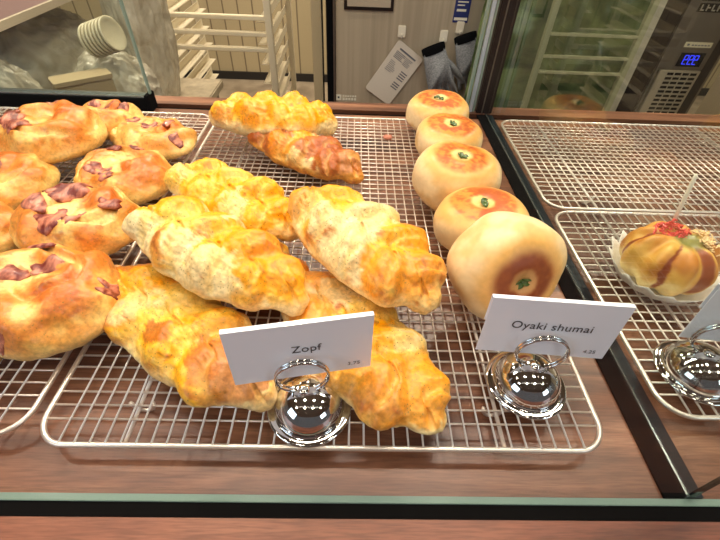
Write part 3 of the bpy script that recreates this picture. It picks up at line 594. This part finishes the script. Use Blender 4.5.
# gloves: palm plus five fingers as one knitted shape
def glove(label, x, z, ang, sc, flip=1):
    P = [(-.034, .085), (-.039, .03), (-.043, -.02)]
    for fx_, a_, ln, w_ in ((-.034, -.16, .040, .0092), (-.0115, -.05, .056, .0098), (.0115, .05, .054, .0098), (.033, .14, .044, .0090)):
        dx, dz = math.sin(a_), -math.cos(a_); px, pz = -dz, dx; bx, bz = fx_, -.028
        P.append((bx-px*w_, bz-pz*w_-.004)); P.append((bx+dx*ln*.6-px*w_, bz+dz*ln*.6-pz*w_))
        for k in range(5): t_ = math.pi*k/4; P.append((bx+dx*ln-px*w_*.85*math.cos(t_)+dx*w_*math.sin(t_), bz+dz*ln-pz*w_*.85*math.cos(t_)+dz*w_*math.sin(t_)))
        P.append((bx+dx*ln*.6+px*w_, bz+dz*ln*.6+pz*w_)); P.append((bx+px*w_, bz+pz*w_-.004))
    P += [(.044, -.012), (.062, -.046), (.071, -.052), (.076, -.044), (.066, -.010), (.052, .022), (.038, .045), (.034, .085)]
    P = [(x_*flip, z_) for x_, z_ in P]; n_ = len(P)
    bm = bmesh.new(); vs_ = [bm.verts.new((x_, 0, z_)) for x_, z_ in P]; f_ = bm.faces.new(vs_)
    r_ = bmesh.ops.extrude_face_region(bm, geom=[f_]); bmesh.ops.translate(bm, vec=(0, .009, 0), verts=[e_ for e_ in r_['geom'] if isinstance(e_, bmesh.types.BMVert)])
    bmesh.ops.recalc_face_normals(bm, faces=bm.faces[:]); bmesh.ops.bevel(bm, geom=[e_ for e_ in bm.edges if abs(e_.verts[0].co.y-e_.verts[1].co.y) < .001], offset=.0032, segments=3, affect='EDGES')
    m2 = bpy.data.meshes.new('knit_glove'); bm.to_mesh(m2); bm.free()
    m2.materials.clear(); m2.materials.append(m_glove); m2.polygons.foreach_set('use_smooth', [True]*len(m2.polygons))
    t = empty('work_glove', (x, FY-(.036 if x < .3 else .020), z), label, 'glove', 'grey work gloves on the refrigerator'); t.rotation_euler = (0, ang, 0); t.scale = (sc, sc, sc)
    m2.transform(Matrix.Translation((0, -.0045, 0))); g_ = bpy.data.objects.new('knit_glove', m2); col.objects.link(g_); g_.parent = t
    cf = MB().lathe([(.034, .072), (.0365, .080), (.0365, .094), (.033, .096), (.032, .082)], 24); cf.v = [(a_, b_*.24, c_) for a_, b_, c_ in cf.v]
    cf.build('cuff', m_black, t, True)
m_glove = noisy(mat('grey_knit', (150, 150, 150), .8), (128, 130, 132), (165, 166, 166), (300, 300, 300), 2)
glove('left grey work glove with black cuff, hanging tilted beside the paper sheet', .262, -.130, math.radians(-22), .95)
glove('right grey work glove with black cuff, partly behind the green cover', .350, -.098, math.radians(-20), .90)

# bakery speed rack
RY = 1.75
sr = empty('tray_rack', (-.55, 2.0, -1.0), 'tall aluminium tray rack on the left with crossbars and rows of tray runners', 'tray rack')
def rp(name, mb, m=None):
    mb.v = [(x+.55, y-2.0, z+1.0) for x, y, z in mb.v]; return mb.build(name, m or m_rackalu, sr)
for x, y in ((-.772, RY), (-.326, RY), (-.772, 2.30), (-.326, 2.30)): rp('post', MB().box(x-.0125, x+.0125, y-.0125, y+.0125, -.93, .75, b=.002))
for i in range(3): rp('crossbar', MB().box(-.759, -.339, RY-.004, RY+.018, -.100-i*.0545, -.085-i*.0545, b=.002))
for s_, nm in ((-.772, 1), (-.326, -1)):
    for i in range(20):
        z = -.86+i*.075; rp('tray_runner', MB().box(min(s_+.0125*nm, s_+.016*nm), max(s_+.0125*nm, s_+.016*nm), RY+.012, 2.29, z, z+.03).box(min(s_+.016*nm, s_+.050*nm), max(s_+.016*nm, s_+.050*nm), RY+.012, 2.29, z, z+.003))
for x in (-.772, -.326):
    rp('side_rail', MB().box(x-.01, x+.01, RY+.012, 2.29, -.90, -.875))
for x, y in ((-.772, RY), (-.326, RY), (-.772, 2.30), (-.326, 2.30)): 
    c_ = MB().lathe([(.0001, -.016), (.030, -.016), (.035, -.010), (.035, .010), (.030, .016), (.0001, .016)], 20); c_.v = [(x+b_, y+a_, -.965+c2) if False else (x+c2, y+a_, -.965+b_) for a_, b_, c2 in c_.v]; rp('caster', c_, m_black)

# green covered rack
gr = empty('covered_rack', (.60, 1.45, -1.0), 'olive green plastic covered rack with crossbars, seen through the divider glass', 'tray rack')
def gp(name, mb, m, smooth=False):
    mb.v = [(x-.60, y-1.45, z+1.0) for x, y, z in mb.v]; return mb.build(name, m, gr, smooth)
m_green = noisy(mat('olive_plastic', (96, 110, 70), .32), (66, 84, 50), (120, 134, 84), (7, 7, 16), 5, 0, lo=.38, hi=.62, dist=1.0)
m_bar = mat('rack_bar_behind_plastic', (178, 178, 140), .4, .2)
sh = MB(); nx, nz = 90, 110; x0_, x1_ = .335, .765
X, Z = np.meshgrid(np.linspace(x0_, x1_, nx), np.linspace(-.98, .7, nz), indexing='ij'); pp = np.stack([X.ravel(), np.zeros(X.size), Z.ravel()], 1)
Yv = 1.25+(vn(pp, 9, 3, 3)-.5)*.05+.010*np.sin(pp[:, 0]*42+vn(pp, 3, 8)*9); pp[:, 1] = Yv
sh.v = [tuple(a) for a in pp]; sh.f = [(i*nz+j, i*nz+j+1, (i+1)*nz+j+1, (i+1)*nz+j) for i in range(nx-1) for j in range(nz-1)]; sh.mi = [0]*len(sh.f)
cv = gp('plastic_cover', sh, m_green, True); sm = cv.modifiers.new('t', 'SOLIDIFY'); sm.thickness = .002
gp('post', MB().box(.497, .512, 1.195, 1.21, -.95, .7, b=.001), m_bar); gp('post', MB().box(.745, .760, 1.195, 1.210, -.95, .7, b=.001), m_bar)
for z in (.024, -.030, -.070): gp('crossbar', MB().box(.512, .745, 1.193, 1.203, z-.003, z+.004, b=.001), m_bar)
for x in (.505, .752): gp('foot', MB().box(x-.01, x+.01, 1.19, 1.215, -1.0, -.95), m_black)

# right-hand appliance
ap = empty('proofing_cabinet', (1.0, 1.5, -1.0), 'stainless cabinet on the right with a blue digital display and slotted vent', 'appliance')
def app(name, mb, m, smooth=False, par=None):
    mb.v = [(x-1.0, y-1.5, z+1.0) for x, y, z in mb.v]; return mb.build(name, m, par or ap, smooth)
AY = 1.25
app('body', MB().box(.800, 1.04, AY+.03, 1.8, -1.0, .9), m_black2)
app('side_strip', MB().box(.775, .800, AY-.02, AY+.3, -1.0, .9), mat('pale_door_edge', (196, 190, 168), .5), False)
app('dark_frame', MB().box(.800, .872, AY, AY+.03, -1.0, .9), m_black2)
app('control_panel', MB().box(.872, 1.004, AY-.006, AY+.03, -.066, .9, b=.002), m_steel_d)
app('frame_strip', MB().box(.868, .874, AY-.008, AY, -1.0, .9), m_steel_d)
app('vent_plate', MB().box(.885, 1.004, AY-.006, AY+.03, -.60, -.067, b=.002), mat('vent_plate_metal', (196, 184, 160), .4, .5))
vt = MB()
for i in range(26):
    for j in range(4): vt.box(.908+j*.0228, .926+j*.0228, AY-.0072, AY-.0058, -.080-i*.0125, -.0735-i*.0125)
app('vent_slots', vt, m_black)
app('dark_edge', MB().box(1.004, 1.03, AY-.004, AY+.03, -1.0, .9), m_black2)
app('display', MB().box(.918, .988, AY-.008, AY-.006, -.056, -.020, b=.0006), m_black)
em = bpy.data.materials.new('blue_display'); em.use_nodes = True; eb = em.node_tree.nodes['Principled BSDF']; eb.inputs['Base Color'].default_value = (0, 0, .2, 1); eb.inputs['Emission Color'].default_value = (.03, .05, 1, 1); eb.inputs['Emission Strength'].default_value = 1.6
dgm = MB()
for cx in (.937, .952, .966):
    for (a, b2, c2, d2) in ((-.005, .005, -.0275, -.0255), (-.005, .005, -.0385, -.0365), (-.005, .005, -.0500, -.0480), (-.006, -.0042, -.049, -.027), (.0042, .006, -.038, -.027)): dgm.box(cx+a, cx+b2, AY-.0092, AY-.008, c2, d2)
app('display_digits', dgm, em)
lb = MB().box(.914, .990, AY-.0075, AY-.006, -.006, .007).box(.920, .926, AY-.0085, AY-.0075, -.002, .003, 1)
for i in range(6): lb.box(.933+i*.009, .939+i*.009, AY-.0082, AY-.0075, -.002, .001, 1)
app('label_plate', lb, [mat('cream_label', (214, 202, 168), .5), m_ink2])
tp = MB().box(.898, .990, AY-.0075, AY-.006, .078, .098).box(.898, .990, AY-.0075, AY-.006, .103, .106)
app('name_plate', tp, m_black)
app('body_side', MB().box(1.03, 1.04, AY, AY+.5, -1.0, .9), m_steel_d)
lt = MB()
for i in range(5): lt.box(.904+i*.0150, .907+i*.0150, AY-.0085, AY-.0075, .081, .095).box(.904+i*.0150, .914+i*.0150, AY-.0085, AY-.0075, .081+(i % 2)*.006, .084+(i % 2)*.006)
app('name_letters', lt, mat('silver_letters', (190, 184, 170), .3, .6))
oc = MB().box(1.030, 1.6, 1.05, 1.22, -1.0, .30, b=.01)
tag(oc.build('beige_cabinet', mat('beige_steel', (206, 182, 146), .4, .2)), 'beige smooth cabinet side at the right edge behind the case', 'cabinet')

# bags and cups on a back table at the left
bt_ = empty('back_table', (-1.0, 1.25, -1.0), 'steel back table under the clear plastic bags at the left', 'table')
def bp_(name, mb, m): mb.v = [(x+1.0, y-1.25, z+1.0) for x, y, z in mb.v]; return mb.build(name, m, bt_)
bp_('table_top', MB().box(-1.6, -.50, .88, 1.62, -.30, -.27, b=.004), m_steel)
for x, y in ((-1.56, .92), (-.54, .92), (-1.56, 1.58), (-.54, 1.58)): bp_('leg', MB().box(x-.02, x+.02, y-.02, y+.02, -1.0, -.30), m_steel_d)
m_bag = mat('crumpled_clear_plastic', (176, 168, 148), .22, 0)
N_, L_, b_ = nodes(m_bag)
tc = N_.new('ShaderNodeTexCoord'); vo = N_.new('ShaderNodeTexNoise'); vo.inputs['Scale'].default_value = 11; vo.inputs['Detail'].default_value = 4; vo.inputs['Distortion'].default_value = 1.4; L_.new(tc.outputs['Object'], vo.inputs['Vector'])
rr_ = N_.new('ShaderNodeValToRGB'); rr_.color_ramp.elements[0].position = .3; rr_.color_ramp.elements[0].color = (*lin((176, 166, 144)), 1); rr_.color_ramp.elements[1].position = .7; rr_.color_ramp.elements[1].color = (*lin((234, 228, 208)), 1)
L_.new(vo.outputs[0], rr_.inputs[0]); L_.new(rr_.outputs[0], b_.inputs['Base Color']); b2 = N_.new('ShaderNodeBump'); b2.inputs['Strength'].default_value = .6; b2.inputs['Distance'].default_value = .006; L_.new(vo.outputs[0], b2.inputs['Height']); L_.new(b2.outputs[0], b_.inputs['Normal'])
b_.inputs['Alpha'].default_value = .70
def bag(label, loc, rad, seed):
    v, f = ICO6; r0 = np.array(rad); p = v*r0; n = vn(v, 2.2, seed, 4)-.5; n2 = np.abs(vn(v, 5, seed+3, 3)-.5); n3 = np.abs(vn(v, 9, seed+5, 2)-.5); p = p*(1+n*.30-n2*.22-n3*.10)[:, None]
    p[:, 2] = np.maximum(p[:, 2], -rad[2]*.75); o = mesh_obj('plastic_bag', p, f, m_bag, loc=(loc[0], loc[1], loc[2]+rad[2]*.75)); return tag(o, label, 'plastic bag', 'clear plastic bags on the back table')
bag("largest crumpled clear bag at the far left under the mauve shelf board", (-.96, 1.30, -.268), (.21, .27, .168), 3)
bag('crumpled clear bag lowest by the end of the sliding glass', (-.61, 1.08, -.268), (.12, .09, .145), 5)
bag('greyish crumpled bag between the sliding glass edge and the tray rack', (-.655, 1.42, -.268), (.082, .13, .32), 7)
bag('dull clear bag in the left foreground, just behind the black rail', (-.82, .96, -.268), (.12, .06, .15), 9)
m_lid = mat('cream_lids', (206, 196, 168), .35)
lids = MB()
for i in range(7):
    lids.lathe([(.0001, i*.011), (.034, i*.011), (.040, i*.011+.002), (.041, i*.011+.007), (.038, i*.011+.008), (.032, i*.011+.004), (.0001, i*.011+.004)], 32)
lo = lids.build('cup_lids', m_lid, None, True, (-.60, 1.03, .012)); lo.scale = (.88, .88, .88); lo.rotation_euler = (.5, 1.2, .4); tag(lo, 'fallen stack of cream cup lids on the clear bags by the glass edge', 'cup lids')
cb = MB().box(-.055, .055, -.04, .04, 0, .055, b=.001).box(-.057, .057, -.042, .0, .055, .057).box(-.02, .02, -.041, -.0405, .01, .03, 1)
co = cb.build('cardboard_box', [mat('kraft_cardboard', (164, 146, 112), .8), m_ink2], loc=(-.60, .895, -.10)); co.rotation_euler = (0, .0, .7); tag(co, 'small brown cardboard box on the table beside the clear bags', 'box')
co.rotation_euler = (0, 0, .7); co.location = (-.60, .935, -.27)
co.scale = (1, 1, 4.3)
pl = MB().box(-1.5, -.760, .90, 1.70, .042, .054, b=.002).box(-.760, -.752, .90, 1.70, .040, .056, 1)
for x, y in ((-1.47, 1.68), (-.85, 1.68)): pl.box(x-.012, x+.012, y-.012, y+.012, -1.0, .042, 1)
po_ = pl.build('shelf_unit', [mat('mauve_board', (128, 96, 96), .5), mat('pale_lip', (206, 188, 168), .4)]); tag(po_, 'mauve shelf board at the upper left corner above the bags', 'shelf')
